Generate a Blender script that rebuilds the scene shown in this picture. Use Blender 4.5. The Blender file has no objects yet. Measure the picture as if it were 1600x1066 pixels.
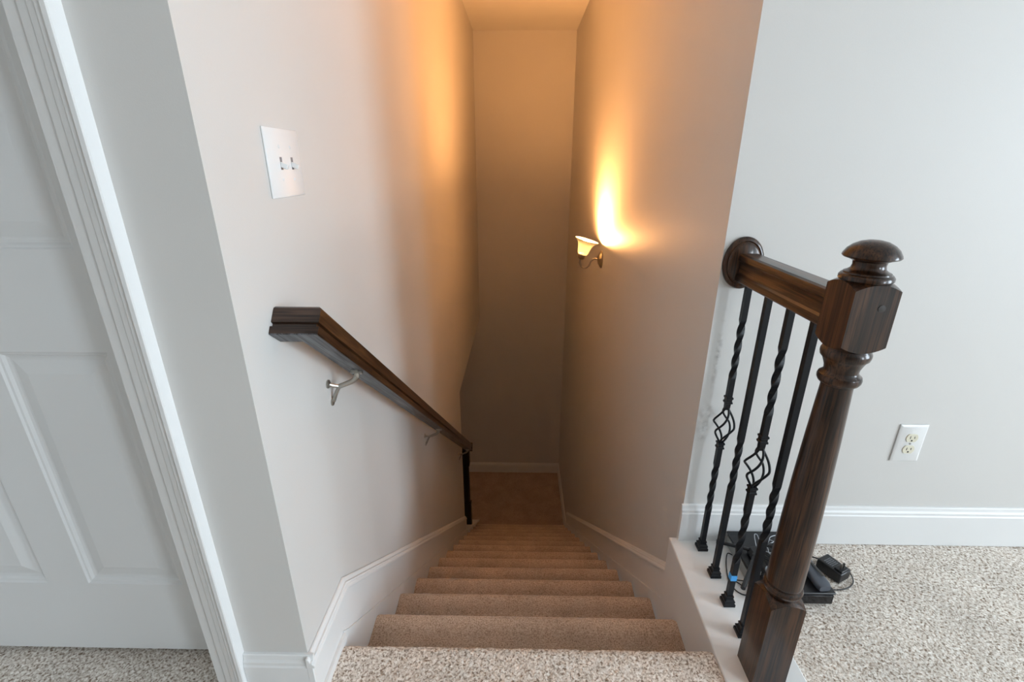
import bpy, bmesh, math, random
from mathutils import Vector, Matrix, noise
random.seed(7)
S = bpy.context.scene
C = S.collection
PI = math.pi

# ------------------------------------------------------------------ camera
cam_d = bpy.data.cameras.new('camera'); cam = bpy.data.objects.new('camera', cam_d); C.objects.link(cam)
p_, y_, r_ = math.radians(20.5174), math.radians(0.9517), math.radians(0.0818)
F = Vector((-math.sin(y_)*math.cos(p_), math.cos(y_)*math.cos(p_), -math.sin(p_)))
R = Vector((math.cos(y_), math.sin(y_), 0)); U = R.cross(F)
R2 = R*math.cos(r_)+U*math.sin(r_); U2 = -R*math.sin(r_)+U*math.cos(r_)
cam.matrix_world = Matrix(((R2.x, U2.x, -F.x, 0), (R2.y, U2.y, -F.y, 0), (R2.z, U2.z, -F.z, 1.1567), (0, 0, 0, 1)))
cam_d.sensor_width = 36; cam_d.lens = 36*734.87/1600; cam_d.clip_start = 0.02
S.camera = cam

# ------------------------------------------------------------------ world, lights, exposure
S.view_settings.view_transform = 'Standard'; S.view_settings.look = 'None'
S.view_settings.gamma = 1; S.view_settings.use_curve_mapping = False
S.view_settings.exposure = 0.0
W = bpy.data.worlds.new('sky'); S.world = W; W.use_nodes = True
W.node_tree.nodes['Background'].inputs[0].default_value = (.75, .87, 1, 1)
W.node_tree.nodes['Background'].inputs[1].default_value = 1.0

def area(name, loc, rot, sx, sy, power, col):
    l = bpy.data.lights.new(name, 'AREA'); l.shape = 'RECTANGLE'; l.size = sx; l.size_y = sy
    l.energy = power; l.color = col
    o = bpy.data.objects.new(name, l); C.objects.link(o); o.location = loc; o.rotation_euler = rot
    return o
# daylight entering through the room's two windows (to the right of the camera), plus warm lower-hall light
area('daylight_right_window', (4.22, -.35, 1.35), (0, math.radians(90), 0), 1.5, 1.3, 124, (.765, .89, 1))
area('daylight_far_right_window', (4.22, -2.7, 1.35), (0, math.radians(90), 0), 1.5, 1.0, 152, (.765, .89, 1))
area('unseen_lower_hall_light', (-3.28, 4.3, -1.5), (0, math.radians(-90), 0), 1.0, 1.2, 2.2, (1, .66, .40))  # warm light added for an unseen lower-hall lamp; no window there
BULB_STRENGTH = 4200.0

# ------------------------------------------------------------------ geometry constants
XL, XR, Y0, Y1, YB, ZC = -.466, .529, .7286, 1.235, 5.2421, 2.3617
YS, RUN, RISE, ZF, ZH, YE = .862, .2466, .19, -2.66, -.515, 3.3127
BH = .142

# ------------------------------------------------------------------ materials
def newmat(name):
    m = bpy.data.materials.new(name); m.use_nodes = True
    return m, m.node_tree.nodes, m.node_tree.links, m.node_tree.nodes['Principled BSDF']
def nd(n, t, **k):
    x = n.new(t)
    for a, b in k.items():
        if a.startswith('i_'): x.inputs[a[2:].replace('_', ' ')].default_value = b
        else: setattr(x, a, b)
    return x
def simple(name, col, rough=.5, metal=0, bump=0, bscale=200, coat=0, spec=.5):
    m, n, l, b = newmat(name)
    b.inputs['Base Color'].default_value = (*col, 1); b.inputs['Roughness'].default_value = rough
    b.inputs['Metallic'].default_value = metal; b.inputs['Coat Weight'].default_value = coat
    b.inputs['Specular IOR Level'].default_value = spec
    tc = nd(n, 'ShaderNodeTexCoord'); nz = nd(n, 'ShaderNodeTexNoise'); nz.inputs['Scale'].default_value = bscale
    nz.inputs['Detail'].default_value = 3
    l.new(tc.outputs['Object'], nz.inputs['Vector'])
    if bump:
        bp = nd(n, 'ShaderNodeBump'); bp.inputs['Strength'].default_value = bump; bp.inputs['Distance'].default_value = .001
        l.new(nz.outputs['Fac'], bp.inputs['Height']); l.new(bp.outputs['Normal'], b.inputs['Normal'])
    # faint tone variation
    mx = nd(n, 'ShaderNodeMix', data_type='RGBA'); mx.inputs[0].default_value = 0
    cr = nd(n, 'ShaderNodeMapRange'); cr.inputs['To Min'].default_value = 0; cr.inputs['To Max'].default_value = 1
    nz2 = nd(n, 'ShaderNodeTexNoise'); nz2.inputs['Scale'].default_value = 3
    l.new(tc.outputs['Object'], nz2.inputs['Vector']); l.new(nz2.outputs['Fac'], cr.inputs['Value'])
    l.new(cr.outputs['Result'], mx.inputs[0])
    mx.inputs[6].default_value = (*[c*.97 for c in col], 1); mx.inputs[7].default_value = (*[min(1, c*1.03) for c in col], 1)
    l.new(mx.outputs[2], b.inputs['Base Color'])
    return m
WALL = simple('wall_paint', (.66, .645, .62), .55, bump=.12, bscale=420)
CEIL = simple('ceiling_paint', (.76, .75, .73), .8, bump=.2, bscale=150)
TRIM = simple('white_trim_paint', (.80, .80, .79), .35)
DOORM = simple('white_door_paint', (.80, .81, .81), .35)
PLASTIC_W = simple('white_plastic', (.82, .82, .81), .3)
IVORY = simple('ivory_plastic', (.74, .70, .56), .35)
HOLE = simple('dark_slot', (.04, .035, .03), .6)
IRON = simple('black_iron', (.0045, .0055, .008), .4, bump=.15, bscale=300, spec=.25)
BLK = simple('black_plastic', (.012, .012, .014), .32, bump=.25, bscale=900)
BLKG = simple('black_gloss_plastic', (.006, .006, .008), .15)
GREYP = simple('grey_plastic', (.075, .085, .105), .4)
LGREY = simple('light_grey_metal', (.36, .36, .34), .4, metal=.3)
NICKEL = simple('brushed_nickel', (.40, .34, .28), .3, metal=1)
ZINC = simple('old_nickel', (.42, .40, .36), .35, metal=.9, bump=.4, bscale=150)
BLUE = simple('blue_tape', (.07, .40, .88), .6)
CABLE = simple('black_cable', (.012, .012, .013), .35)
SILV = simple('silver_wire', (.45, .47, .5), .3, metal=.6)
PLUG = simple('wood_plug', (.018, .012, .009), .4)
LABELM = simple('white_paper', (.75, .76, .76), .6)
PRINT = simple('grey_print', (.20, .21, .23), .5)

def scuffs():
    # wall paint with a few grey hand marks near the end of the stair wall
    m, n, l, b = newmat('scuffed_wall_paint')
    b.inputs['Roughness'].default_value = .55
    tc = nd(n, 'ShaderNodeTexCoord'); nz = nd(n, 'ShaderNodeTexNoise'); nz.inputs['Scale'].default_value = 45
    nz.inputs['Detail'].default_value = 4; l.new(tc.outputs['Object'], nz.inputs['Vector'])
    prev = None
    for c, s in (((.556, 1.235, .475), (46, 1, 38)), ((.551, 1.235, .42), (60, 1, 22)), ((.558, 1.235, .66), (110, 1, 8))):
        mp = nd(n, 'ShaderNodeVectorMath', operation='SUBTRACT'); mp.inputs[1].default_value = c
        l.new(tc.outputs['Object'], mp.inputs[0])
        sc = nd(n, 'ShaderNodeVectorMath', operation='MULTIPLY'); sc.inputs[1].default_value = s
        l.new(mp.outputs[0], sc.inputs[0])
        ln = nd(n, 'ShaderNodeVectorMath', operation='LENGTH'); l.new(sc.outputs[0], ln.inputs[0])
        mr = nd(n, 'ShaderNodeMapRange'); mr.inputs['From Min'].default_value = 0; mr.inputs['From Max'].default_value = 1.2
        mr.inputs['To Min'].default_value = .75; mr.inputs['To Max'].default_value = 0; l.new(ln.outputs['Value'], mr.inputs['Value'])
        if prev is None: prev = mr.outputs[0]
        else:
            a = nd(n, 'ShaderNodeMath', operation='MAXIMUM'); l.new(prev, a.inputs[0]); l.new(mr.outputs[0], a.inputs[1]); prev = a.outputs[0]
    m2 = nd(n, 'ShaderNodeMapRange'); m2.inputs['From Min'].default_value = .42; m2.inputs['From Max'].default_value = .62
    l.new(nz.outputs['Fac'], m2.inputs['Value'])
    mu = nd(n, 'ShaderNodeMath', operation='MULTIPLY'); l.new(prev, mu.inputs[0]); l.new(m2.outputs[0], mu.inputs[1])
    mx = nd(n, 'ShaderNodeMix', data_type='RGBA'); l.new(mu.outputs[0], mx.inputs[0])
    mx.inputs[6].default_value = (.66, .645, .62, 1); mx.inputs[7].default_value = (.26, .24, .225, 1)
    l.new(mx.outputs[2], b.inputs['Base Color'])
    nb = nd(n, 'ShaderNodeTexNoise'); nb.inputs['Scale'].default_value = 420; l.new(tc.outputs['Object'], nb.inputs['Vector'])
    bp = nd(n, 'ShaderNodeBump'); bp.inputs['Strength'].default_value = .12; bp.inputs['Distance'].default_value = .001
    l.new(nb.outputs['Fac'], bp.inputs['Height']); l.new(bp.outputs['Normal'], b.inputs['Normal'])
    return m
WALLS = scuffs()

def wood(name, axis, dark, mid, light, rough=.28, worn=None):
    m, n, l, b = newmat(name)
    tc = nd(n, 'ShaderNodeTexCoord'); mp = nd(n, 'ShaderNodeMapping')
    sc = [58, 58, 58]; sc[axis] = 3.2; mp.inputs['Scale'].default_value = sc
    l.new(tc.outputs['Object'], mp.inputs['Vector'])
    n1 = nd(n, 'ShaderNodeTexNoise'); n1.inputs['Scale'].default_value = 1.0; n1.inputs['Detail'].default_value = 3; n1.inputs['Distortion'].default_value = 1.2
    l.new(mp.outputs[0], n1.inputs['Vector'])
    mp2 = nd(n, 'ShaderNodeMapping'); s2 = [330, 330, 330]; s2[axis] = 9; mp2.inputs['Scale'].default_value = s2
    l.new(tc.outputs['Object'], mp2.inputs['Vector'])
    n2 = nd(n, 'ShaderNodeTexNoise'); n2.inputs['Scale'].default_value = 1.0; n2.inputs['Detail'].default_value = 2
    l.new(mp2.outputs[0], n2.inputs['Vector'])
    cr = nd(n, 'ShaderNodeValToRGB'); e = cr.color_ramp.elements
    e[0].position = .33; e[0].color = (*dark, 1); e[1].position = .68; e[1].color = (*light, 1)
    x = e.new(.5); x.color = (*mid, 1)
    l.new(n1.outputs['Fac'], cr.inputs[0])
    mr = nd(n, 'ShaderNodeMapRange'); mr.inputs['From Min'].default_value = .36; mr.inputs['From Max'].default_value = .52
    mr.inputs['To Min'].default_value = .22; mr.inputs['To Max'].default_value = 1.08; l.new(n2.outputs['Fac'], mr.inputs['Value'])
    mx = nd(n, 'ShaderNodeMix', data_type='RGBA', blend_type='MULTIPLY'); mx.inputs[0].default_value = 1
    l.new(cr.outputs[0], mx.inputs[6]); l.new(mr.outputs[0], mx.inputs[7]); l.new(mx.outputs[2], b.inputs['Base Color'])
    b.inputs['Roughness'].default_value = rough; b.inputs['Coat Weight'].default_value = .3; b.inputs['Specular IOR Level'].default_value = .3; b.inputs['Coat Roughness'].default_value = .1
    bp = nd(n, 'ShaderNodeBump'); bp.inputs['Strength'].default_value = .25; bp.inputs['Distance'].default_value = .0006
    l.new(n2.outputs['Fac'], bp.inputs['Height']); l.new(bp.outputs['Normal'], b.inputs['Normal'])
    return m
DK, MD, LT = (.014, .0060, .003), (.042, .0165, .0070), (.072, .030, .0125)
WOOD_Z = wood('dark_oak_upright', 2, DK, MD, LT)
WOOD_Y = wood('dark_oak_lengthwise', 1, DK, (.05, .022, .009), (.10, .044, .017))
WOOD_X = wood('dark_oak_crosswise', 0, (.014, .007, .0045), (.036, .018, .011), (.070, .038, .025))
WOOD_G = wood('underside_grey_oak', 1, (.018, .017, .018), (.060, .060, .065), (.125, .13, .145), rough=.5)  # greyer oak, used on the underside of the wall handrail
WOOD_B = wood('near_black_oak', 2, (.004, .003, .003), (.008, .005, .004), (.014, .008, .006), rough=.4)

def carpet(name, cols, scale, bump, patch, sheen=0):
    m, n, l, b = newmat(name)
    tc = nd(n, 'ShaderNodeTexCoord')
    n1 = nd(n, 'ShaderNodeTexNoise'); n1.inputs['Scale'].default_value = scale; n1.inputs['Detail'].default_value = 2.0; n1.inputs['Roughness'].default_value = .55; n1.inputs['Distortion'].default_value = .6
    l.new(tc.outputs['Object'], n1.inputs['Vector'])
    cr = nd(n, 'ShaderNodeValToRGB'); e = cr.color_ramp.elements
    e[0].position = .33; e[0].color = (*cols[0], 1); e[1].position = .66; e[1].color = (*cols[2], 1)
    x = e.new(.47); x.color = (*cols[1], 1)
    l.new(n1.outputs['Fac'], cr.inputs[0])
    n3 = nd(n, 'ShaderNodeTexNoise'); n3.inputs['Scale'].default_value = 7; n3.inputs['Detail'].default_value = 2
    l.new(tc.outputs['Object'], n3.inputs['Vector'])
    mr = nd(n, 'ShaderNodeMapRange'); mr.inputs['From Min'].default_value = .3; mr.inputs['From Max'].default_value = .7
    mr.inputs['To Min'].default_value = 1-patch; mr.inputs['To Max'].default_value = 1+patch*.7; l.new(n3.outputs['Fac'], mr.inputs['Value'])
    mx = nd(n, 'ShaderNodeMix', data_type='RGBA', blend_type='MULTIPLY'); mx.inputs[0].default_value = 1
    l.new(cr.outputs[0], mx.inputs[6]); l.new(mr.outputs[0], mx.inputs[7]); l.new(mx.outputs[2], b.inputs['Base Color'])
    if sheen:      # each tread is darker behind its nosing, lighter at the edge
        at = nd(n, 'ShaderNodeAttribute', attribute_name='carpet_dark'); so = nd(n, 'ShaderNodeMath', operation='MULTIPLY')
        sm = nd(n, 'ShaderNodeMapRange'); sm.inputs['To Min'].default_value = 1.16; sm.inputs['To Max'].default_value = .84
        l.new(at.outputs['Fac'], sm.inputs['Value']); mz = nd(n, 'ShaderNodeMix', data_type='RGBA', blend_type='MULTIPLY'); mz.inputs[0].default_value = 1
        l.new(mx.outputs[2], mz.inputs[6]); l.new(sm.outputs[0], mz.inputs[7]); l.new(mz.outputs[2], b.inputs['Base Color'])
    b.inputs['Roughness'].default_value = .95; b.inputs['Specular IOR Level'].default_value = .1
    b.inputs['Sheen Weight'].default_value = sheen; b.inputs['Sheen Roughness'].default_value = .35; b.inputs['Sheen Tint'].default_value = (1, .93, .85, 1)
    n2 = nd(n, 'ShaderNodeTexNoise'); n2.inputs['Scale'].default_value = 330; n2.inputs['Detail'].default_value = 3
    l.new(tc.outputs['Object'], n2.inputs['Vector'])
    bp = nd(n, 'ShaderNodeBump'); bp.inputs['Strength'].default_value = bump; bp.inputs['Distance'].default_value = .003
    l.new(n2.outputs['Fac'], bp.inputs['Height']); l.new(bp.outputs['Normal'], b.inputs['Normal'])
    return m
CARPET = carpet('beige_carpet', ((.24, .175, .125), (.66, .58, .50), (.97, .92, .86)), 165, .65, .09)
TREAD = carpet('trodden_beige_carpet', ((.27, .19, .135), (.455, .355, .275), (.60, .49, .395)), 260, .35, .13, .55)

# ------------------------------------------------------------------ mesh helpers
def NB(): return bmesh.new()
def bx(bm, x0, x1, y0, y1, z0, z1, M=None):
    vs = [bm.verts.new((x, y, z)) for x in (x0, x1) for y in (y0, y1) for z in (z0, z1)]
    for f in ((0, 1, 3, 2), (4, 6, 7, 5), (0, 4, 5, 1), (2, 3, 7, 6), (0, 2, 6, 4), (1, 5, 7, 3)):
        bm.faces.new([vs[i] for i in f])
    if M is not None:
        for v in vs: v.co = M @ v.co
    return vs
def prism(bm, poly, axis, a, b, M=None):
    """poly: 2D points in the two other axes (in order), extruded along axis from a to b"""
    def P(t, q):
        if axis == 0: return (t, q[0], q[1])
        if axis == 1: return (q[0], t, q[1])
        return (q[0], q[1], t)
    A = [bm.verts.new(P(a, q)) for q in poly]; B = [bm.verts.new(P(b, q)) for q in poly]
    n = len(poly)
    for i in range(n): bm.faces.new((A[i], A[(i+1) % n], B[(i+1) % n], B[i]))
    bm.faces.new(A[::-1]); bm.faces.new(B)
    if M is not None:
        for v in A+B: v.co = M @ v.co
def lathe(bm, prof, seg=40, M=None, sx=1, sy=1, close=True):
    """prof: (r, z) list"""
    rings = []
    for r, z in prof:
        if r < 1e-6: rings.append([bm.verts.new((0, 0, z))])
        else: rings.append([bm.verts.new((r*sx*math.cos(2*PI*k/seg), r*sy*math.sin(2*PI*k/seg), z)) for k in range(seg)])
    for A, B in zip(rings, rings[1:]):
        for k in range(seg):
            k2 = (k+1) % seg
            if len(A) == 1 and len(B) == 1: continue
            if len(A) == 1: bm.faces.new((A[0], B[k], B[k2]))
            elif len(B) == 1: bm.faces.new((A[k], A[k2], B[0]))
            else: bm.faces.new((A[k], A[k2], B[k2], B[k]))
    if close:
        if len(rings[0]) > 1: bm.faces.new(rings[0][::-1])
        if len(rings[-1]) > 1: bm.faces.new(rings[-1])
    if M is not None:
        for rg in rings:
            for v in rg: v.co = M @ v.co
def smooth_pts(pts, sub=6):
    P = [Vector(p) for p in pts]; out = []
    for i in range(len(P)-1):
        a, b, c, d = P[max(i-1, 0)], P[i], P[i+1], P[min(i+2, len(P)-1)]
        for k in range(sub):
            t = k/sub
            out.append(.5*((2*b)+(c-a)*t+(2*a-5*b+4*c-d)*t*t+(3*b-a-3*c+d)*t**3))
    out.append(P[-1]); return out
def tube(bm, pts, r, seg=10, sub=6):
    pts = smooth_pts(pts, sub) if sub else [Vector(p) for p in pts]
    rr = r if isinstance(r, (list, tuple)) else None
    up = Vector((0, 0, 1)); rings = []; prevx = None
    for i, p in enumerate(pts):
        t = (pts[min(i+1, len(pts)-1)]-pts[max(i-1, 0)]).normalized()
        x = prevx-t*prevx.dot(t) if prevx is not None else (t.cross(up) if abs(t.dot(up)) < .95 else t.cross(Vector((1, 0, 0))))
        x.normalize(); prevx = x; y = t.cross(x)
        R_ = r if rr is None else rr[0]+(rr[1]-rr[0])*i/(len(pts)-1)
        rings.append([bm.verts.new(p+R_*(x*math.cos(2*PI*k/seg)+y*math.sin(2*PI*k/seg))) for k in range(seg)])
    for A, B in zip(rings, rings[1:]):
        for k in range(seg): bm.faces.new((A[k], A[(k+1) % seg], B[(k+1) % seg], B[k]))
    bm.faces.new(rings[0][::-1]); bm.faces.new(rings[-1])
def obj(name, bm, mat, parent=None, bevel=0, smooth=False, bseg=2, tri=True):
    bmesh.ops.recalc_face_normals(bm, faces=bm.faces)
    me = bpy.data.meshes.new(name); bm.to_mesh(me); bm.free()
    o = bpy.data.objects.new(name, me); C.objects.link(o)
    for m in (mat if isinstance(mat, (list, tuple)) else [mat]): me.materials.append(m)
    if parent is not None: o.parent = parent; o.matrix_parent_inverse = parent.matrix_world.inverted() if False else Matrix()
    if smooth:
        for f in me.polygons: f.use_smooth = True
        if smooth is not True: me.set_sharp_from_angle(angle=math.radians(smooth))
    if bevel:
        b = o.modifiers.new('bevel', 'BEVEL'); b.width = bevel; b.segments = bseg; b.limit_method = 'ANGLE'; b.angle_limit = math.radians(35)
        for f in me.polygons: f.use_smooth = True
        me.set_sharp_from_angle(angle=math.radians(35))
    return o
def thing(name, label, cat, loc=(0, 0, 0), group=None):
    o = bpy.data.objects.new(name, None); C.objects.link(o); o.location = loc; o.empty_display_size = .05
    o['label'] = label; o['category'] = cat
    if group: o['group'] = group
    return o
def tag(o, label, cat, group=None):
    o['label'] = label; o['category'] = cat
    if group: o['group'] = group
    return o
def struct(name, bm, mat, bevel=0, smooth=False, parent=None):
    o = obj(name, bm, mat, parent, bevel, smooth)
    if parent is None: o['kind'] = 'structure'
    return o
def T(x, y, z): return Matrix.Translation((x, y, z))
def Rz(a): return Matrix.Rotation(a, 4, 'Z')
def Rx(a): return Matrix.Rotation(a, 4, 'X')
def Ry(a): return Matrix.Rotation(a, 4, 'Y')
# local meshes: built in world coordinates and shifted so the parent's base is the origin
def lobj(name, bm, mat, parent, **k):
    L = parent.location.copy()
    pp = parent.parent
    while pp is not None: L += pp.location; pp = pp.parent
    for v in bm.verts: v.co -= L
    return obj(name, bm, mat, parent, **k)

# ------------------------------------------------------------------ structure: walls, floors, ceiling
bm = NB()   # stairwell's left wall: stops at YE below the header, carries on above it
prism(bm, [(Y0, ZF-.1), (YE, ZF-.1), (YE, ZH), (YB+.1, ZH), (YB+.1, ZC), (Y0, ZC)], 0, XL-.112, XL)
struct('wall_left', bm, WALL)
bm = NB()
bx(bm, XR, XR+.12, Y1+.12, YB+.1, ZF-.1, ZC); bx(bm, XR, XR+.12, Y1, Y1+.12, ZF-.1, -.3); struct('wall_right', bm, WALL)
bm = NB()
bx(bm, XR, 4.35, Y1, Y1+.12, -.3, ZC); struct('wall_room_end', bm, WALLS)
bm = NB()
bx(bm, -3.5, XR+.12, YB, YB+.12, ZF-.1, ZC); struct('wall_back', bm, WALL)
bm = NB()   # wall carrying the door, to the left of the stair opening
DX0, DX1, DH = -1.455, -.672, 2.045
bx(bm, DX1, XL-.112, Y0, Y0+.113, -.3, ZC)
bx(bm, -2.7, DX0, Y0, Y0+.113, -.3, ZC)
bx(bm, DX0, DX1, Y0, Y0+.113, DH, ZC)
struct('wall_door_side', bm, WALL)
bm = NB(); bx(bm, -2.8, -2.7, -3.8, 2.4, -.3, ZC); struct('wall_far_left', bm, WALL)
bm = NB(); bx(bm, -2.7, XL-.112, 2.3, 2.4, -.3, ZC); struct('wall_closet', bm, WALL)
# right hand wall with window opening
bm = NB()
for (a, b, z0, z1) in ((-3.8, -3.2, -.3, ZC), (-2.2, -1.0, -.3, ZC), (.3, Y1, -.3, ZC), (-3.2, -2.2, -.3, .6), (-3.2, -2.2, 2.1, ZC), (-1.0, .3, -.3, .6), (-1.0, .3, 2.1, ZC)):
    bx(bm, 4.05, 4.17, a, b, z0, z1)
struct('wall_window_side', bm, WALL)
bm = NB(); bx(bm, -2.8, 4.17, -3.72, -3.6, -.3, ZC); struct('wall_rear', bm, simple('bounce_cut_taupe', (.22, .19, .16), .6, bump=.1))  # unseen rear wall darkened to cut bounce light into the stairwell
def window(name, axis, c, u0, u1, z0, z1):
    bm = NB(); t = .05
    for (a, b, p, q) in ((u0, u0+t, z0, z1), (u1-t, u1, z0, z1), (u0+t, u1-t, z0, z0+t), (u0+t, u1-t, z1-t, z1),
                         (u0+t, u1-t, (z0+z1)/2-.02, (z0+z1)/2+.02), ((u0+u1)/2-.02, (u0+u1)/2+.02, z0+t, (z0+z1)/2-.02), ((u0+u1)/2-.02, (u0+u1)/2+.02, (z0+z1)/2+.02, z1-t)):
        if axis == 0: bx(bm, c, c+.05, a, b, p, q)
        else: bx(bm, a, b, c, c+.05, p, q)
    struct(name, bm, TRIM)
window('window_1', 0, 4.09, -1.0, .3, .6, 2.1)
window('window_2', 0, 4.09, -3.2, -2.2, .6, 2.1)
bm = NB(); bx(bm, -2.8, 4.35, -3.8, YB+.1, ZC, ZC+.1); struct('ceiling', bm, CEIL)

# lower hall (seen through the opening on the left of the landing)
bm = NB(); bx(bm, -3.5, XL-.112, 1.6, YB, ZH, ZH+.15); struct('ceiling_lower_hall', bm, CEIL)
bm = NB(); bx(bm, -3.5, XL-.112, 1.5, 1.6, ZF-.1, ZH); struct('wall_lower_near', bm, WALL)
bm = NB(); bx(bm, -3.5, -3.38, 1.6, YB, ZF-.1, ZH+.1); struct('wall_lower_left', bm, WALL)

# carpets --------------------------------------------------------------
def tuft(x, y, z):
    a = noise.noise(Vector((x*150, y*150, z*150)))
    b = noise.noise(Vector((x*60+9, y*60, z*60)))
    c = noise.noise(Vector((x*14+3, y*14+5, z*14)))
    return .0019*a+.0012*b+.0012*c
def carpet_grid(bm, x0, x1, y0, y1, z, step):
    nx = max(1, int(round((x1-x0)/step))); ny = max(1, int(round((y1-y0)/step)))
    V = []
    for j in range(ny+1):
        row = []
        for i in range(nx+1):
            x = x0+(x1-x0)*i/nx; y = y0+(y1-y0)*j/ny
            row.append(bm.verts.new((x, y, z+tuft(x, y, z))))
        V.append(row)
    for j in range(ny):
        for i in range(nx): bm.faces.new((V[j][i], V[j][i+1], V[j+1][i+1], V[j+1][i]))
CXL, CXR = .504, .690      # knee wall cap, left and right edges
bm = NB()
carpet_grid(bm, CXR-.004, 1.95, .60, Y1, 0, .0042)
carpet_grid(bm, -1.46, XL, .60, .72, 0, .0045)
carpet_grid(bm, -1.46, DX1+.01, .72, .93, 0, .006)
for (a, b, c, d) in ((-2.7, 4.05, -3.6, .60), (1.95, 4.05, .60, Y1), (-2.7, -1.46, .6, 2.3), (-1.46, -.578, .93, 2.3), (XL, CXL, .6, .66)):
    vs = [bm.verts.new(q) for q in ((a, c, 0), (b, c, 0), (b, d, 0), (a, d, 0))]; bm.faces.new(vs)
fl = struct('floor', bm, CARPET, smooth=True)
bm = NB(); carpet_grid(bm, -.60, XR, 4.25, YB, ZF, .02)
for (a, b, c, d) in ((-3.4, -.60, 1.6, YB),):
    vs = [bm.verts.new(q) for q in ((a, c, ZF), (b, c, ZF), (b, d, ZF), (a, d, ZF))]; bm.faces.new(vs)
bx(bm, -3.4, XR, 3.3, YB, ZF-.08, ZF-.03)
sl_ = bm.verts.layers.float.new('carpet_dark')
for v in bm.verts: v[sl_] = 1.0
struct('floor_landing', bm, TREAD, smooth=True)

stairs = thing('carpeted_staircase', 'straight beige carpeted staircase leading down between two walls', 'stairs', (0, YS, -RISE*14))
def step(n):
    yn, z = YS+RUN*n, -RISE*n
    yb = .655 if n == 0 else yn-RUN-.045
    r = .027
    st = .0042 if n < 4 else (.007 if n < 8 else .014)
    prof = []   # (y, z, ny, nz)
    L = yn-r-yb; k = max(2, int(L/st))
    for i in range(k): prof.append((yb+L*i/k, z-(.0055*math.sin(PI*min(1, max(0, (i/k-.25)/.75))) if n else 0), 0, 1))
    m = max(5, int(PI*r/st))
    for i in range(m+1):
        a = PI/2-PI*i/m; prof.append((yn-r+r*math.cos(a), z-r+r*math.sin(a), math.cos(a), math.sin(a)))
    k = max(2, int((RISE-2*r)/st))
    yr = yn-r
    for i in range(1, k+1): prof.append((yr, z-2*r-(RISE-2*r+.01)*i/k, 1, 0))
    xa, xb = XL+.012, CXL-.001
    nx = int((xb-xa)/st); bm = NB(); V = []; carpet_dark = bm.verts.layers.float.new('carpet_dark')
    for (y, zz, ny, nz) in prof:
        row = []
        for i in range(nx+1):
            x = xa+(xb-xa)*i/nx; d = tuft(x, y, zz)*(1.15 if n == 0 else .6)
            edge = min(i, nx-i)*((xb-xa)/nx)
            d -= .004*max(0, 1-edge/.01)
            v = bm.verts.new((x, y+ny*d, zz+nz*d)); v[carpet_dark] = max(0, min(1, (yn-.030-y)/.045)) if nz == 1 else 0
            row.append(v)
        V.append(row)
    for A, B in zip(V, V[1:]):
        for i in range(nx): bm.faces.new((A[i], A[i+1], B[i+1], B[i]))
    # closed underside
    a0 = bm.verts.new((xa, yb, z-RISE)); a1 = bm.verts.new((xb, yb, z-RISE))
    bm.faces.new((V[-1][0], V[-1][-1], a1, a0)); 
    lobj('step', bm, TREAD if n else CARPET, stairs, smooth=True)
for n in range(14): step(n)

# skirts, baseboards ----------------------------------------------------
SL = RISE/RUN
def sk_mold(bm, pts, xw, sgn):
    """mitred cap moulding following the polyline pts (y,z) on the wall plane xw"""
    P = [Vector(p) for p in pts]; N = []
    for a, b in zip(P, P[1:]):
        d = (b-a).normalized(); n = Vector((-d.y, d.x)); N.append(n if n.y > 0 else -n)
    rings = []
    for i, p in enumerate(P):
        n0, n1 = N[max(i-1, 0)], N[min(i, len(N)-1)]
        m = (n0+n1).normalized(); m = m/max(.3, m.dot(n0))
        rings.append([bm.verts.new((xw+sgn*t, (p+m*h).x, (p+m*h).y)) for h, t in ((0, 0), (0, .005), (-.004, .008), (-.010, .0095), (-.018, .0185), (-.024, .0195), (-.027, .0185), (-.027, 0))])
    for A, B in zip(rings, rings[1:]):
        for k in range(8): bm.faces.new((A[k], A[(k+1) % 8], B[(k+1) % 8], B[k]))
    bm.faces.new(rings[0]); bm.faces.new(rings[-1][::-1])
bm = NB()
Lt = [(Y0-.015, BH-.004), (.937, BH-.007), (YE, -1.722)]
prism(bm, [(Lt[0][0], Lt[0][1]-.01), (Lt[1][0]-.004, Lt[1][1]-.01), (YE, Lt[2][1]-.012), (YE, -2.3), (.95, -.42), (Y0-.015, -.2)], 0, XL, XL+.0145)
sk_mold(bm, Lt, XL, 1)
o = struct('baseboard_left_stair', bm, TRIM, bevel=.0015)
bm = NB()   # proud lower board carrying the line of the steps
off = .028
prism(bm, [(.868, .028), (.90, -.03+off), (YE, -.03+off-SL*(YE-.9)), (YE, -2.35), (.9, -.5), (.868, -.5)], 0, XL+.0145, XL+.018)
prism(bm, [(Y0-.012, 0.022), (.868, .022), (.868, -.1), (Y0-.012, -.1)], 0, XL+.0145, XL+.022)
struct('trim_1', bm, TRIM, bevel=.001)
bm = NB()
ZE_ = -.139-(4.10-1.264)*.774
Rt = [(Y1+.012, -.125), (4.10, ZE_)]
prism(bm, [(Rt[0][0], Rt[0][1]-.012), (Rt[1][0], Rt[1][1]-.012), (4.10, -2.7), (Y1+.012, -.6)], 0, XR-.0125, XR)
sk_mold(bm, Rt, XR, -1)
struct('baseboard_right_stair', bm, TRIM, bevel=.0015)
bm = NB()
prism(bm, [(.90, -.012), (4.1, -.012-SL*3.2), (4.1, -2.7), (.9, -.6)], 0, XR-.0175, XR-.0125)
struct('trim_2', bm, TRIM, bevel=.001)

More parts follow.
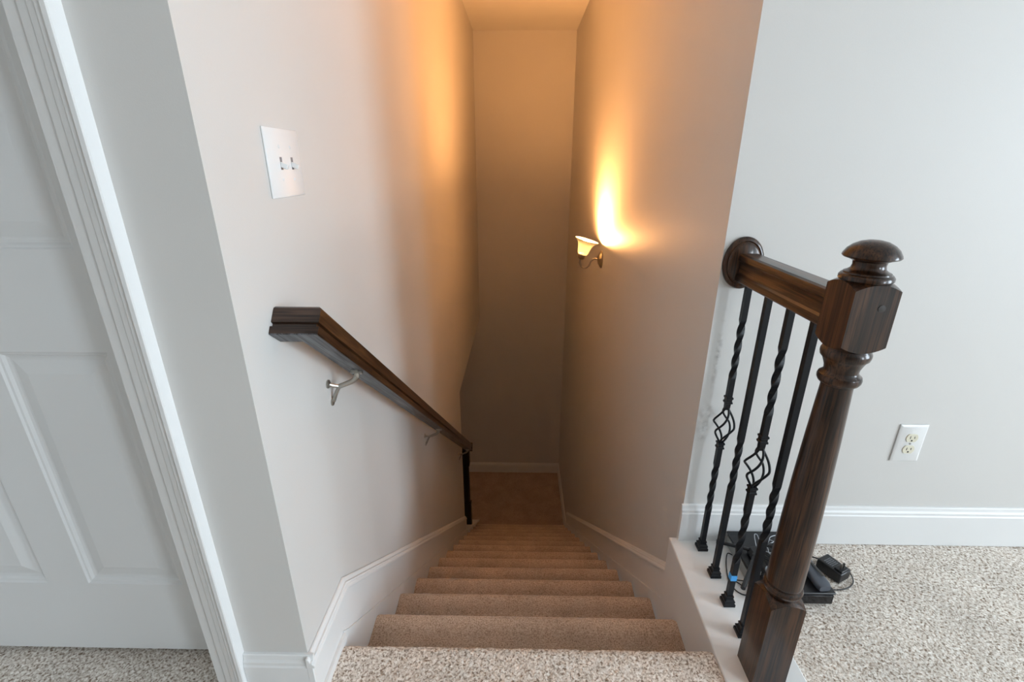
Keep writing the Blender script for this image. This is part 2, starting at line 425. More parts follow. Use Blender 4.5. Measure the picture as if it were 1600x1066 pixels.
BPROF = [(0, 0), (.015, 0), (.015, BH-.030), (.0125, BH-.026), (.0125, BH-.018), (.009, BH-.012), (.007, BH-.002), (.005, BH), (0, BH)]
def base_y(bm, xw, sgn, y0, y1, z=0): prism(bm, [(xw+sgn*a, z+b) for a, b in BPROF], 1, y0, y1)
def base_x(bm, yw, sgn, x0, x1, z=0): prism(bm, [(yw+sgn*a, z+b) for a, b in BPROF], 0, x0, x1)
bm = NB(); base_x(bm, Y1, -1, XR-.006, 4.05, .002)
struct('baseboard_room_end', bm, TRIM)
bm = NB(); base_x(bm, Y0+.0004, -1, -.607, XL+.014, -.002); base_x(bm, Y0+.0004, -1, -2.7, DX0-.06, -.002)
struct('baseboard_door_side', bm, TRIM)
bm = NB(); base_x(bm, YB, -1, -3.38, XR, ZF); struct('baseboard_back', bm, TRIM)
bm = NB(); base_y(bm, XR, -1, 4.10, YB-.015, ZF); struct('baseboard_landing_right', bm, TRIM)
bm = NB(); base_y(bm, 4.05, -1, -3.6, Y1-.015); struct('baseboard_window_side', bm, TRIM)

# knee wall under the balustrade and its cap
bm = NB(); prism(bm, [(.62, -.008), (Y1+.012, -.008), (Y1+.012, -.66), (.62, -.4)], 0, CXL, XR+.10); struct('wall_knee', bm, TRIM, bevel=.002)
bm = NB(); bx(bm, CXL-.006, CXR, .62, Y1, -.010, .008); struct('trim_3', bm, TRIM, bevel=.003)
# lower knee wall with sloping cap, beyond the end of the left wall
def zk(y): return -1.812-.77*(y-3.25)
bm = NB(); prism(bm, [(YE, zk(YE)-.02), (4.2, zk(4.2)-.02), (4.2, ZF-.05), (YE, ZF-.05)], 0, XL-.11, XL+.006); struct('wall_lower_knee', bm, TRIM)
bm = NB(); prism(bm, [(YE-.07, zk(YE-.07)), (4.23, zk(4.23)), (4.23, zk(4.23)-.024), (YE-.07, zk(YE-.07)-.024)], 0, XL+.0185, XL+.034)
prism(bm, [(YE, zk(YE)), (4.23, zk(4.23)), (4.23, zk(4.23)-.024), (YE, zk(YE)-.024)], 0, XL-.13, XL+.0185)
struct('trim_4', bm, TRIM, bevel=.002)

# ------------------------------------------------------------------ door, casing
YD = .82
def panelled(bm, xs, zs, panels, yf, yb):
    """front face at yf with moulded panels; xs, zs: grid lines; panels: set of (i,j) cells"""
    for i in range(len(xs)-1):
        for j in range(len(zs)-1):
            x0, x1, z0, z1 = xs[i], xs[i+1], zs[j], zs[j+1]
            if (i, j) not in panels:
                bm.faces.new([bm.verts.new(q) for q in ((x0, yf, z0), (x1, yf, z0), (x1, yf, z1), (x0, yf, z1))]); continue
            loops = []
            for ins, dep in ((0, 0), (.003, .0035), (.007, .0045), (.011, .009), (.016, .0105), (.020, .0105), (.046, .0035), (.048, .0030)):
                loops.append([bm.verts.new(q) for q in ((x0+ins, yf+dep, z0+ins), (x1-ins, yf+dep, z0+ins), (x1-ins, yf+dep, z1-ins), (x0+ins, yf+dep, z1-ins))])
            for A, B in zip(loops, loops[1:]):
                for k in range(4): bm.faces.new((A[k], A[(k+1) % 4], B[(k+1) % 4], B[k]))
            bm.faces.new(loops[-1])
    # edges and back
    x0, x1, z0, z1 = xs[0], xs[-1], zs[0], zs[-1]
    for q in (((x0, yb, z0), (x1, yb, z0), (x1, yb, z1), (x0, yb, z1)), ((x0, yf, z0), (x0, yb, z0), (x0, yb, z1), (x0, yf, z1)),
              ((x1, yf, z0), (x1, yb, z0), (x1, yb, z1), (x1, yf, z1)), ((x0, yf, z0), (x1, yf, z0), (x1, yb, z0), (x0, yb, z0)), ((x0, yf, z1), (x1, yf, z1), (x1, yb, z1), (x0, yb, z1))):
        bm.faces.new([bm.verts.new(p) for p in q])
bm = NB()
panelled(bm, [-1.440, -1.331, -1.108, -1.010, -.787, -.686], [.018, .232, .820, 1.016, 1.62, 1.72, 1.92, 2.03],
         {(i, j) for i in (1, 3) for j in (1, 3, 5)}, YD, YD+.034)
bmesh.ops.remove_doubles(bm, verts=bm.verts, dist=1e-5)
struct('door_1', bm, DOORM)
bm = NB()   # casing round the door, stepped profile, and the jamb
prof = [(0, 0), (0, -.0235), (.002, -.025), (.009, -.025), (.013, -.019), (.022, -.0185), (.025, -.0155), (.036, -.0135), (.039, -.0105), (.053, -.009), (.057, -.006), (.057, 0)]
def casing(bm, xo, sgn, z1):
    prism(bm, [(xo+sgn*a, Y0+.0004+b) for a, b in prof], 2, 0, z1)
casing(bm, -.608, -1, DH+.06); casing(bm, DX0-.062, 1, DH+.06)
prism(bm, [(Y0+.0004+b, DH+.06-a) for a, b in prof], 0, DX0-.062, -.608)
struct('trim_5', bm, TRIM)
bm = NB(); bx(bm, -.686, -.662, Y0-.002, Y0+.115, 0, DH-.004); bx(bm, DX0-.01, -1.4405, Y0-.002, Y0+.115, 0, DH-.004); bx(bm, -1.4405, -.686, Y0-.002, Y0+.115, DH-.013, DH+.005)
struct('trim_6', bm, TRIM)

# ------------------------------------------------------------------ light switch (left wall)
sw = thing('light_switch', 'white double toggle light switch plate on the left stairwell wall', 'light switch', (XL, .981, 1.159))
bm = NB()
a, b = .0685, .0625
for (h, ins) in ((0, 0),): pass
L0 = [(-a, -b), (a, -b), (a, b), (-a, b)]
r0 = [bm.verts.new((0.0005, u, v)) for u, v in L0]
r1 = [bm.verts.new((.0035, u, v)) for u, v in L0]
r2 = [bm.verts.new((.0065, u*(1-.0065/abs(u)*1.0), v*(1-.0065/abs(v)))) for u, v in L0]
for A, B in ((r0, r1), (r1, r2)):
    for k in range(4): bm.faces.new((A[k], A[(k+1) % 4], B[(k+1) % 4], B[k]))
bm.faces.new(r0[::-1]); bm.faces.new(r2)
obj('plate', bm, PLASTIC_W, sw, bevel=.0008)
for s in (-1, 1):
    bm = NB(); bx(bm, .0062, .0068, s*.023-.0042, s*.023+.0042, -.0115, .0115)
    slot = obj('toggle_slot', bm, PRINT, sw)
    bm = NB(); bx(bm, 0, .016, -.0036, .0036, -.0045, .0045, T(.004, s*.023, -.001) @ Ry(math.radians(22)))
    obj('toggle', bm, PLASTIC_W, slot, bevel=.001)
    for v in (.030, -.030):
        bm = NB(); lathe(bm, [(.0032, 0), (.0032, .0008), (.002, .0013), (0, .0013)], 14, T(.0064, s*.023, v) @ Ry(PI/2)); bx(bm, .0072, .0080, s*.023-.0004, s*.023+.0004, v-.0025, v+.0025)
        obj('screw', bm, PLASTIC_W, sw)
# ------------------------------------------------------------------ outlet (right room wall)
ot = thing('wall_outlet', 'white duplex power outlet plate low on the right wall above baseboard', 'outlet', (1.169, Y1, .3785))
bm = NB(); a, b = .041, .0625
L0 = [(-a, -b), (a, -b), (a, b), (-a, b)]
r0 = [bm.verts.new((u, -.0005, v)) for u, v in L0]; r1 = [bm.verts.new((u, -.0035, v)) for u, v in L0]
r2 = [bm.verts.new((u*(1-.006/abs(u)), -.0065, v*(1-.006/abs(v)))) for u, v in L0]
for A, B in ((r0, r1), (r1, r2)):
    for k in range(4): bm.faces.new((A[k], A[(k+1) % 4], B[(k+1) % 4], B[k]))
bm.faces.new(r0[::-1]); bm.faces.new(r2)
obj('plate', bm, PLASTIC_W, ot, bevel=.0008)
for s in (-1, 1):
    bm = NB(); cz = s*.0195
    pts = []
    for k in range(36):
        t = 2*PI*k/36; u, v = .0172*math.cos(t), .0172*math.sin(t); v = max(-.0135, min(.0135, v)); pts.append((u, cz+v))
    prism(bm, pts, 1, -.0085, -.006)
    rc = obj('receptacle', bm, IVORY, ot, bevel=.0006)
    bm = NB()
    bx(bm, -.0072, -.0052, -.0089, -.0086, cz-.002, cz+.007); bx(bm, .0052, .0072, -.0089, -.0086, cz-.001, cz+.006)
    lathe(bm, [(.0027, 0), (.0027, .0004)], 14, T(0, -.0085, cz-.0078) @ Rx(PI/2))
    obj('slot', bm, HOLE, rc)
bm = NB(); lathe(bm, [(.003, 0), (.003, .001), (.0015, .0016), (0, .0016)], 14, T(0, -.0064, 0) @ Rx(PI/2)); obj('screw', bm, LGREY, ot)

# ------------------------------------------------------------------ handrail on left wall
sl = math.radians(37.6)
Tp = Vector((-.375, .85, .907)); lY = Vector((0, math.cos(sl), -math.sin(sl))); lU = Vector((0, math.sin(sl), math.cos(sl)))
Lr = 3.03
hr = thing('wall_handrail', 'dark stained wooden handrail sloping down the left stairwell wall on metal brackets', 'handrail', tuple(Tp))
RW, RH = .045, .058
def rot_rail(o): o.rotation_euler = (-sl, 0, 0)
# profile in local (x, z): outer face at x=0, wall side at x=-RW; local top z=0
rp = [(-RW+.006, 0), (-.006, 0), (-.001, -.004), (0, -.010), (0, -.033), (-.007, -.035), (-.007, -.040), (.0015, -.042), (.0015, -.056), (0, -RH), (-RW, -RH), (-RW-.001, -.043), (-RW+.004, -.040), (-RW+.004, -.037), (-RW, -.034), (-RW, -.010), (-RW+.001, -.004)]
bm = NB()
A = []; B = []
for (x, z) in rp:      # mitred top end
    A.append(bm.verts.new((x, -x, z))); B.append(bm.verts.new((x, Lr, z)))
n_ = len(rp)
for i in range(n_): bm.faces.new((A[i], A[(i+1) % n_], B[(i+1) % n_], B[i]))
bm.faces.new(B)
o = obj('rail', bm, [WOOD_Y, WOOD_G], hr, smooth=30); rot_rail(o)
for f in o.data.polygons:
    if f.normal.z < -.9 and abs(f.center.z+RH) < .001: f.material_index = 1
bm = NB()
A = []; B = []
xw = XL-Tp.x
for (x, z) in rp:
    A.append(bm.verts.new((x, -x, z))); B.append(bm.verts.new((xw+.0005, -x, z)))
for i in range(n_): bm.faces.new((A[i], A[(i+1) % n_], B[(i+1) % n_], B[i]))
bm.faces.new(B)
o = obj('wall_return', bm, [WOOD_X, WOOD_G], hr, smooth=30); rot_rail(o)
for f in o.data.polygons:
    if abs(f.center.z+RH) < .001: f.material_index = 1
bm = NB(); bx(bm, -RW-.003, .004, Lr, Lr+.022, -RH-.004, .005); bx(bm, -RW-.001, .002, Lr-.03, Lr, -.012, .003)
o = obj('end_block', bm, WOOD_Y, hr, bevel=.003); rot_rail(o)
def bracket(t):
    c = Tp+lY*t+lU*(-RH)+Vector((-RW/2, 0, 0))       # saddle point under the rail
    wy, wz = c.y-.005, c.z-.062
    P = bpy.data.objects.new('bracket', None)
    bm = NB()
    # arm: two prongs at wall meeting, then up to the saddle
    k = (XL+.022, wy+.002, wz+.022)
    tube(bm, [(c.x, c.y, c.z-.012), (c.x-.012, c.y, c.z-.026), k], [.0075, .0058], 10, 5)
    tube(bm, [k, (XL+.010, wy-.006, wz+.028), (XL+.003, wy-.012, wz+.034)], .0048, 8, 4)
    tube(bm, [k, (XL+.012, wy, wz+.002), (XL+.004, wy, wz-.018)], .0046, 8, 4)
    tube(bm, [(c.x, c.y, c.z-.016), (c.x, c.y, c.z-.002)], .0065, 12, 0)
    br = lobj('bracket', bm, ZINC, hr, smooth=40)
    bm = NB()
    bx(bm, -.008, .008, -.019, .019, -.0032, 0, T(c.x, c.y, c.z-.0006) @ Rx(-sl))
    bx(bm, -.014, .014, -.006, .006, -.005, 0, T(c.x, c.y, c.z-.0006) @ Rx(-sl))
    lobj('saddle', bm, ZINC, br, bevel=.001) if False else sad(bm, br)
    bm = NB(); lathe(bm, [(.011, 0), (.0105, .003), (.006, .0045), (0, .0045)], 18, T(XL, wy-.011, wz+.034) @ Ry(PI/2))
    sad(bm, br, 'wall_foot'); bm = NB()
    lathe(bm, [(.010, 0), (.0095, .003), (.006, .0045), (0, .0045)], 18, T(XL, wy, wz-.020) @ Ry(PI/2))
    sad(bm, br, 'wall_foot')
def sad(bm, br, nm='saddle'):
    L = hr.location
    for v in bm.verts: v.co -= L
    return obj(nm, bm, ZINC, br, smooth=35)
for t in (.29, 1.53, 2.92): bracket(t)

# ------------------------------------------------------------------ wall sconce
sc = thing('wall_sconce', 'lit uplight wall sconce with alabaster bell shade on the right stairwell wall', 'lamp', (XR, 3.045, .585))
bm = NB(); lathe(bm, [(.056, 0), (.056, .004), (.050, .010), (.040, .016), (.026, .024), (.010, .028), (0, .029)], 48, Ry(-PI/2), sx=1, sy=.9); obj('backplate', bm, NICKEL, sc, smooth=40)
tl = math.radians(15)
cx, cz = -.130, .022        # fitter centre relative to plate
bm = NB(); tube(bm, [(-.020, 0, 0), (-.045, 0, .004), (-.066, 0, -.010), (-.082, 0, -.040), (-.104, 0, -.056), (-.128, 0, -.048), (-.141, 0, -.024), (-.138, 0, .004)], .0052, 12, 8)
obj('arm', bm, NICKEL, sc, smooth=40)
MS = T(cx, 0, cz) @ Ry(tl)
bm = NB(); lathe(bm, [(.006, -.022), (.014, -.020), (.021, -.012), (.026, .004), (.027, .010), (.024, .011), (.020, .004), (.010, -.008), (0, -.010)], 36, MS); obj('fitter', bm, NICKEL, sc, smooth=40)
# bell shaped glass shade
outer = [(.025, .008), (.031, .014), (.036, .026), (.039, .044), (.043, .062), (.051, .080), (.063, .094), (.073, .101), (.077, .104)]
inner = [(r-.004, z+.002) for r, z in outer[::-1]]; inner[0] = (.075, .107)
bm = NB(); lathe(bm, outer+inner, 56, MS, close=False)
m, n, l, b = newmat('alabaster_glass')
out = n['Material Output']; n.remove(b)
tr = nd(n, 'ShaderNodeBsdfTranslucent'); tr.inputs[0].default_value = (.27, .29, .27, 1)
df = nd(n, 'ShaderNodeBsdfPrincipled'); df.inputs['Base Color'].default_value = (.45, .43, .38, 1); df.inputs['Roughness'].default_value = .25
tc = nd(n, 'ShaderNodeTexCoord'); nz = nd(n, 'ShaderNodeTexNoise'); nz.inputs['Scale'].default_value = 28; nz.inputs['Distortion'].default_value = 1.5
l.new(tc.outputs['Object'], nz.inputs['Vector'])
mr = nd(n, 'ShaderNodeMapRange'); mr.inputs['To Min'].default_value = .45; mr.inputs['To Max'].default_value = .62; l.new(nz.outputs['Fac'], mr.inputs['Value'])
mx = nd(n, 'ShaderNodeMixShader'); l.new(mr.outputs[0], mx.inputs[0]); l.new(tr.outputs[0], mx.inputs[2]); l.new(df.outputs[0], mx.inputs[1]); l.new(mx.outputs[0], out.inputs[0])
ALAB = m
obj('lamp_shade', bm, ALAB, sc, smooth=60)
bm = NB(); lathe(bm, [(.012, .0), (.013, .03), (.020, .052), (.028, .070), (.031, .086), (.030, .098), (.024, .110), (.014, .118), (0, .121)], 32, MS @ T(0, 0, -.014))
m, n, l, b = newmat('lit_bulb'); out = n['Material Output']; n.remove(b)
em = nd(n, 'ShaderNodeEmission'); em.inputs[0].default_value = (1, .44, .14, 1); em.inputs[1].default_value = BULB_STRENGTH; l.new(em.outputs[0], out.inputs[0])
obj('bulb', bm, m, sc, smooth=True)

# ------------------------------------------------------------------ balustrade
NX, NY = .589, .798; CT = .008
bal = thing('stair_balustrade', 'dark wooden newel and short rail with four black iron balusters on white kerb', 'railing', (NX, NY, CT))
def shoulder_block(bm, hx, z0, z1, k, n=14, pitch=.010):
    """square block whose top and/or bottom are turned: edges arch up at the face middles"""
    def top(x, y, z, s):
        r2 = x*x+y*y; return z - s*k*(r2-hx*hx)   # at r=hx (face middle) 0
    grid = [(-hx+2*hx*i/n) for i in range(n+1)]
    T_, B_ = {}, {}
    for i, x in enumerate(grid):
        for j, y in enumerate(grid):
            T_[i, j] = bm.verts.new((NX+x, NY+y, top(x, y, z1, 1) if z1 is not None else 0))
            B_[i, j] = bm.verts.new((NX+x, NY+y, (z0+k*(x*x+y*y-hx*hx)) if pitch else z0))
    for i in range(n):
        for j in range(n):
            bm.faces.new((T_[i, j], T_[i+1, j], T_[i+1, j+1], T_[i, j+1])); bm.faces.new((B_[i, j], B_[i, j+1], B_[i+1, j+1], B_[i+1, j]))
    for i in range(n):
        bm.faces.new((B_[i, 0], B_[i+1, 0], T_[i+1, 0], T_[i, 0])); bm.faces.new((B_[i+1, n], B_[i, n], T_[i, n], T_[i+1, n]))
        bm.faces.new((B_[0, i+1], B_[0, i], T_[0, i], T_[0, i+1])); bm.faces.new((B_[n, i], B_[n, i+1], T_[n, i+1], T_[n, i]))
bm = NB()
shoulder_block(bm, .038, CT, .263, 9, pitch=0)          # lower block
shoulder_block(bm, .038, .853, .973, 7.5)                 # upper block
lathe(bm, [(.030, .262), (.0345, .276), (.0385, .279), (.0402, .284), (.0385, .289), (.0345, .2915), (.0340, .294), (.0355, .297), (.0365, .303), (.0362, .36), (.0355, .46),
           (.0335, .56), (.0305, .66), (.0275, .74), (.0262, .775), (.0275, .780), (.0325, .783), (.0352, .788), (.0358, .793), (.0345, .798), (.0295, .802), (.0275, .806),
           (.0285, .814), (.0315, .822), (.0345, .829), (.0385, .833), (.0400, .839), (.0398, .844), (.0375, .849), (.033, .856)], 48, T(NX, NY, 0))
nw = lobj('newel_post', bm, WOOD_Z, bal, smooth=32)
bm = NB()
lathe(bm, [(.026, .965), (.0370, .972), (.0405, .976), (.0405, .981), (.0375, .985), (.0355, .9855), (.0345, .988), (.0300, .990), (.0255, .994), (.0240, 1.000), (.0250, 1.006),
           (.0320, 1.010), (.0405, 1.0125), (.0425, 1.0150), (.0415, 1.0185), (.0370, 1.0265), (.0300, 1.0330), (.0200, 1.0385), (.0100, 1.0410), (0, 1.0415)], 48, T(NX, NY, 0))
def sub(name, bm, mat, parent, **k):
    L = Vector((0, 0, 0)); q = parent
    while q is not None: L += q.location; q = q.parent
    for v in bm.verts: v.co -= L
    return obj(name, bm, mat, parent, **k)
sub('finial', bm, WOOD_Z, nw, smooth=40)
bm = NB(); lathe(bm, [(.0062, 0), (.0062, .0008), (0, .0011)], 20, T(.601, NY-.038, .934) @ Rx(PI/2)); sub('screw_plug', bm, PLUG, nw)
# rail between rosette and newel
RT = .945; RCX = .590
rp2 = [(.019, 0), (.0245, -.003), (.027, -.010), (.027, -.017), (.0235, -.021), (.0215, -.028), (.0215, -.044), (.023, -.050), (.0275, -.054), (.0285, -.060), (.0285, -.068), (.027, -.071)]
rp2 = rp2+[(-x, z) for x, z in rp2[::-1]]
bm = NB(); prism(bm, [(RCX+x, RT+z) for x, z in rp2], 1, NY+.0375, Y1-.018)
rail = lobj('handrail', bm, WOOD_Y, bal, smooth=25)
bm = NB()
lathe(bm, [(1.0, 0), (1.0, .006), (.95, .010), (.86, .0115), (.82, .010), (.78, .0125), (.70, .016), (0, .018)], 56, T(RCX-.008, Y1-.0005, .918) @ Rx(PI/2) @ Matrix.Diagonal((.052, .068, 1, 1)))
sub('rosette', bm, WOOD_Z, rail, smooth=40)

BW = .0071
def bar(bm, x, y, segs, seg_h=.006):
    """segs: (z0, z1, turns) square bar pieces; turns of twist"""
    ang = 0; prev = None; first = True
    for (z0, z1, turns) in segs:
        n = max(1, int((z1-z0)/(.0035 if turns else 1)))
        for i in range(n+1):
            if prev is not None and i == 0: continue
            z = z0+(z1-z0)*i/n; t = i/n
            a = ang+2*PI*turns*(t if turns else 0)
            ring = []
            for k in range(4):
                th = a+PI/4+k*PI/2; rr = BW*1.41
                if turns: rr *= 1-.06*math.sin(PI*t)
                ring.append(bm.verts.new((x+rr*math.cos(th), y+rr*math.sin(th), z)))
            if prev is None: bm.faces.new(ring[::-1])
            else:
                for k in range(4): bm.faces.new((prev[k], prev[(k+1) % 4], ring[(k+1) % 4], ring[k]))
            prev = ring
        ang += 2*PI*turns
    bm.faces.new(prev)
def sq(bm, x, y, prof):
    prev = None
    for h, z in prof:
        ring = [bm.verts.new((x+a*h, y+b*h, z)) for a, b in ((-1, -1), (1, -1), (1, 1), (-1, 1))]
        if prev is None: bm.faces.new(ring[::-1])
        else:
            for k in range(4): bm.faces.new((prev[k], prev[(k+1) % 4], ring[(k+1) % 4], ring[k]))
        prev = ring
    bm.faces.new(prev)
def baluster(y, kind, tape=False):
    x = .588; top = RT-.068
    zb0, zb1 = (.392, .540)
    bm = NB()
    if kind == 'basket':
        bar(bm, x, y, [(CT, .155, 0), (.155, .325, 1.0), (.325, zb0+.004, 0)])
        bar(bm, x, y, [(zb1-.004, .605, 0), (.605, .775, 1.0), (.775, top, 0)])
    else:
        bar(bm, x, y, [(CT, .315, 0), (.315, .475, 1.0), (.475, top, 0)])
    b = lobj('baluster', bm, IRON, bal)
    if kind == 'basket':
        for zc in (zb0, zb1):
            bm = NB(); sq(bm, x, y, [(.0075, zc-.011), (.0098, zc-.0095), (.0098, zc-.005), (.0080, zc-.003), (.0080, zc+.003), (.0098, zc+.005), (.0098, zc+.0095), (.0075, zc+.011)])
            sub('collar', bm, IRON, b)
        bm = NB()
        for k in range(4):
            pts = []
            for i in range(15):
                t = i/14; th = PI/4+k*PI/2+PI*.95*t; r = .0045+.0255*(1-abs(2*t-1)**1.2)
                pts.append((x+r*math.cos(th), y+r*math.sin(th), zb0+.010+(zb1-zb0-.034)*t))
            tube(bm, pts, .0030, 8, 3)
        sq(bm, x, y, [(.0062, zb1-.030), (.0070, zb1-.006)])
        sub('basket', bm, IRON, b, smooth=50)
    bm = NB(); sq(bm, x, y, [(.0155, CT), (.0155, CT+.008), (.0125, CT+.012), (.0138, CT+.014), (.0138, CT+.018), (.0098, CT+.022), (.0085, CT+.027), (.0098, CT+.028), (.0098, CT+.033), (.0068, CT+.034)])
    sub('shoe', bm, IRON, b)
    if tape:
        bm = NB(); bx(bm, x-BW-.0008, x+BW+.0008, y-BW-.0008, y+BW+.0008, .096, .114); s = sub('tape_wrap', bm, BLUE, b); s['label'] = 'strip of blue tape'
baluster(1.190, 'basket'); baluster(1.085, 'plain'); baluster(.988, 'basket', True); baluster(.897, 'plain')

# ------------------------------------------------------------------ lower newel, on the sloping cap
ln = thing('newel_post', 'near-black square newel post where the left wall ends, lower on the stairs', 'newel post', (-.491, 3.70, zk(3.70)))
bm = NB(); h = .038
prism(bm, [(-h, .77*h), (h, -.77*h), (h, .26), (-h, .26)], 0, -h, h)
obj('lower_block', bm, WOOD_B, ln, bevel=.002)
bm = NB(); lathe(bm, [(.030, .26), (.034, .265), (.034, .275), (.030, .28), (.032, .30), (.032, .55), (.029, .70)], 28); obj('shaft', bm, WOOD_B, ln, smooth=40)
bm = NB(); bx(bm, -h, h, -h, h, .70, .86); lathe(bm, [(.03, .86), (.034, .867), (.022, .88), (.034, .895), (.030, .905), (0, .912)], 28); obj('upper_block', bm, WOOD_B, ln, bevel=.002)

# ------------------------------------------------------------------ networking clutter on the floor behind the balusters
stb = thing('set_top_box', 'flat black set-top box with grey side lying on the carpet behind the balusters', 'set-top box', (.775, 1.10, .008))
bm = NB(); bx(bm, -.100, .100, -.114, .114, .003, .040); obj('case', bm, BLK, stb, bevel=.003)
bm = NB(); bx(bm, -.103, .103, -.117, .117, .0395, .0455); lid = obj('lid', bm, BLK, stb, bevel=.0025)
for r in range(2):
    bm = NB()
    for k in range(12):
        x = -.058+.0098*k; y = .022-.05*r
        bx(bm, -.0016, .0016, -.015, .015, .0454, .0458, T(x, y, 0) @ Rz(.25))
    obj('vent_row', bm, HOLE, lid)
bm = NB(); bx(bm, -.1025, -.1005, -.105, .105, .004, .036); sp = obj('side_panel', bm, LGREY, stb); sp['label'] = 'light grey side panel'
bm = NB(); bx(bm, -.1035, -.1024, -.075, -.060, .012, .026); bx(bm, -.1035, -.1024, -.04, -.032, .014, .024); obj('port', bm, HOLE, sp)
bm = NB(); bx(bm, -.099, .099, -.1165, -.1135, .006, .036); obj('front_panel', bm, BLKG, stb, bevel=.001)
bm = NB()
for sx in (-1, 1):
    for sy in (-1, 1):
        bm = NB(); lathe(bm, [(.007, 0), (.007, .004)], 14, T(sx*.085, sy*.1, -.0005)); obj('foot', bm, BLK, stb)

rt = thing('router', 'black router with stub antennas resting on top of the flat black set-top box', 'router', (.748, 1.082, .0555))
bm = NB(); prism(bm, [(-.052, 0), (.048, 0), (.050, .006), (.040, .020), (-.044, .020), (-.054, .006)], 1, -.050, .046); obj('case', bm, BLK, rt, bevel=.002)
bm = NB()
for k in range(8): bx(bm, -.034+.009*k, -.030+.009*k, -.034, .030, .0199, .0204)
obj('vents', bm, HOLE, rt)
bm = NB(); tube(bm, [(-.046, .014, .014), (-.086, -.042, .010), (-.126, -.095, .008)], [.0052, .0066], 14, 3)
lathe(bm, [(.006, -.008), (.006, .008)], 12, T(-.046, .014, .014) @ Rx(PI/2)); obj('antenna', bm, BLK, rt, smooth=40)
bm = NB(); tube(bm, [(-.048, .042, .012), (-.130, .082, .004)], [.0048, .0062], 14, 3); obj('antenna', bm, BLK, rt, smooth=40)
bm = NB(); bx(bm, -.056, -.0535, -.045, -.030, .004, .016, None); o = obj('sticker', bm, LABELM, rt); o['label'] = 'small white sticker'

ph = thing('cordless_phone', 'dark grey cordless phone handset lying on the right side of the set-top box', 'phone', (.838, 1.075, .056))
bm = NB()
secs = []
Np = 16
for i in range(Np+1):
    t = i/Np; y = .088-.176*t
    w = .0225*(1-.18*math.sin(PI*t))*(1 if t < .9 else 1-.3*((t-.9)/.1)**2); hgt = .018+.006*math.sin(PI*t)*.6
    if i in (0,): w *= .7
    ring = []
    for k in range(20):
        a = 2*PI*k/20; ca, sa = math.cos(a), math.sin(a)
        ring.append(bm.verts.new((w*abs(ca)**.5*(1 if ca > 0 else -1), y, hgt/2+hgt/2*abs(sa)**.6*(1 if sa > 0 else -1)+.004*math.sin(PI*t))))
    secs.append(ring)
for A, B in zip(secs, secs[1:]):
    for k in range(20): bm.faces.new((A[k], A[(k+1) % 20], B[(k+1) % 20], B[k]))
bm.faces.new(secs[0][::-1]); bm.faces.new(secs[-1])
for v in bm.verts: v.co = Rz(math.radians(6)) @ v.co
obj('handset', bm, GREYP, ph, smooth=50)
bm = NB(); bx(bm, -.003, .003, -.062, -.012, .0262, .0272, Rz(math.radians(6)) @ T(.008, 0, 0)); obj('belt_clip_groove', bm, HOLE, ph)

ad = thing('power_adapter', 'black power adapter with prongs up on the carpet right of the newel', 'power adapter', (.949, 1.103, .003))
MA = Rz(math.radians(25.5))
bm = NB(); bx(bm, -.0245, .0245, -.036, .036, 0, .034, MA); obj('case', bm, BLK, ad, bevel=.004)
bm = NB(); bx(bm, -.0175, .0175, -.033, -.010, .0335, .0395, MA); pd = obj('plug_base', bm, BLK, ad, bevel=.002)
bm = NB(); bx(bm, -.0070, -.0055, -.025, -.0185, .039, .055, MA); bx(bm, .0055, .0070, -.025, -.0185, .039, .055, MA); obj('prongs', bm, ZINC, pd)
bm = NB()
for k in range(5):
    y = .020-.0055*k
    for j in range(5): bx(bm, -.015+.006*j+random.random()*.001, -.011+.006*j, y-.0015, y+.0015, .0338, .0343, MA)
obj('printed_label', bm, PRINT, ad)
def cord(name, label, pts, r=.0017, mat=CABLE, loc=None, cat='cable', parent=None):
    loc = loc or pts[0]
    t = bpy.data.objects
    bm = NB(); tube(bm, [tuple(Vector(p)-Vector(loc)) for p in pts], r, 8, 7)
    if parent is not None:
        o = obj(name, bm, mat, parent, smooth=50); o.location = Vector(loc)-parent.location; return o
    o = obj(name, bm, mat, smooth=50); o.location = loc; tag(o, label, cat); return o
cord('adapter_cord', 'thin black cord looping round the power adapter on the carpet',
     [(.958, 1.075, .004), (.990, 1.098, .005), (1.006, 1.118, .004), (1.000, 1.085, .004), (.985, 1.062, .004), (.955, 1.045, .004), (.920, 1.040, .004), (.895, 1.052, .006), (.888, 1.09, .006), (.887, 1.13, .006)][2:], parent=ad)
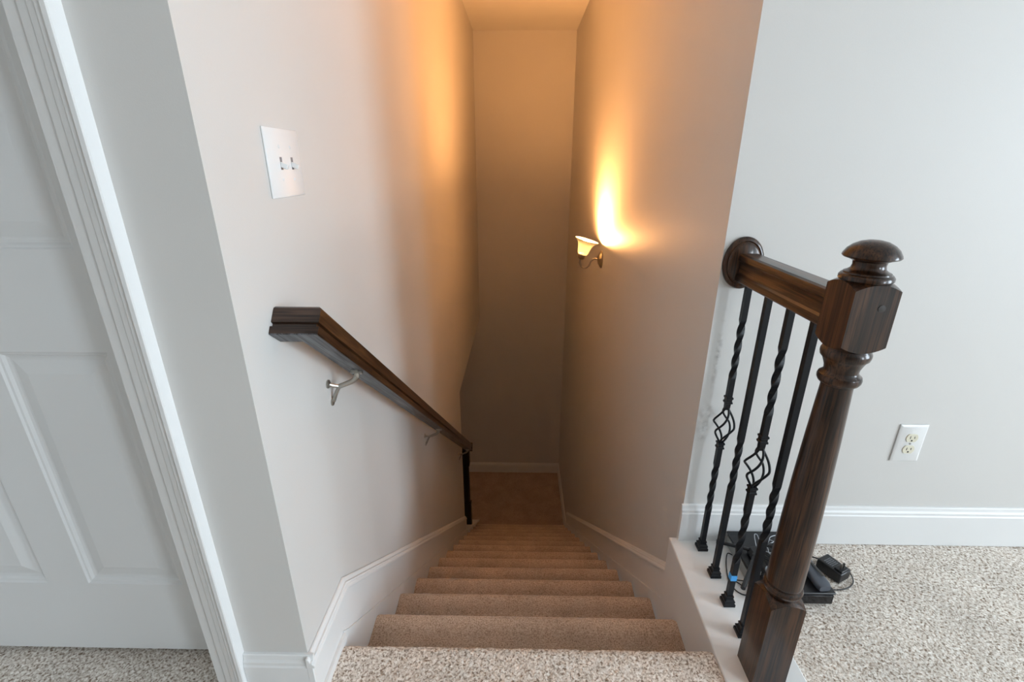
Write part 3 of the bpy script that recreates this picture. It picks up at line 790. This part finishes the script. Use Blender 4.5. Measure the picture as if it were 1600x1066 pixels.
cord('power_cord', 'black cord with strain relief running from the adapter toward the newel post', [(.935, 1.145, .014), (.915, 1.158, .010), (.898, 1.160, .006), (.892, 1.175, .006), (.900, 1.19, .006), (.893, 1.20, .006)], .0022, parent=ad)
cord('network_cord', 'thin black cord curling over the white kerb beside the blue-taped baluster',
     [(.668, 1.150, .020), (.655, 1.155, .020), (.640, 1.125, .013), (.626, 1.080, .011), (.622, 1.050, .0105), (.632, 1.022, .0105), (.652, 1.012, .0105), (.668, 1.03, .012)], .0017)
cord('short_cord', 'short black cord kinked against the grey side of the set-top box',
     [(.6695, 1.045, .025), (.660, 1.050, .022), (.648, 1.062, .012), (.634, 1.066, .0115), (.646, 1.052, .0115), (.660, 1.035, .0115)], .0017)
random.seed(3)
def coil(name, label, cxx, cyy, z, rx, ry, loops, mat, r, ang, cat='cable'):
    pts = []
    N = loops*9
    for i in range(N):
        a = 2*PI*i/9+ang; k = 1+.25*math.sin(i*1.7)
        pts.append((cxx+rx*k*math.cos(a)+random.uniform(-.004, .004), cyy+ry*k*math.sin(a)+random.uniform(-.004, .004), z+.004+.0035*(i % 5)/2+i*.00025))
    return cord(name, label, pts, r, mat, loc=(cxx, cyy, z), cat=cat)
coil('coiled_cable', 'tangled coil of black cable heaped on the router between balusters and newel', .752, 1.088, .0755, .030, .030, 5, CABLE, .0019, 0)
coil('coiled_wire', 'loose loops of silvery grey wire over the black cable coil', .765, 1.100, .088, .040, .032, 2, SILV, .0013, 1.1)
cord('loose_wire', 'single silvery wire looping across the back of the set-top box lid', [(.735, 1.150, .0565), (.738, 1.175, .075), (.752, 1.185, .068), (.757, 1.165, .0565), (.778, 1.165, .0565), (.80, 1.19, .0565), (.835, 1.20, .0565)], .0012, SILV)
bm = NB(); lathe(bm, [(.010, 0), (.012, .004), (.011, .010), (.005, .013), (0, .013)], 18); bx(bm, -.004, .004, -.022, -.008, .001, .008)
o = obj('wire_connector', bm, simple('clear_grey_plastic', (.30, .36, .42), .15), smooth=40); o.location = (.715, 1.035, .0745); tag(o, 'small pale grey wire connector on the router near the newel', 'connector')
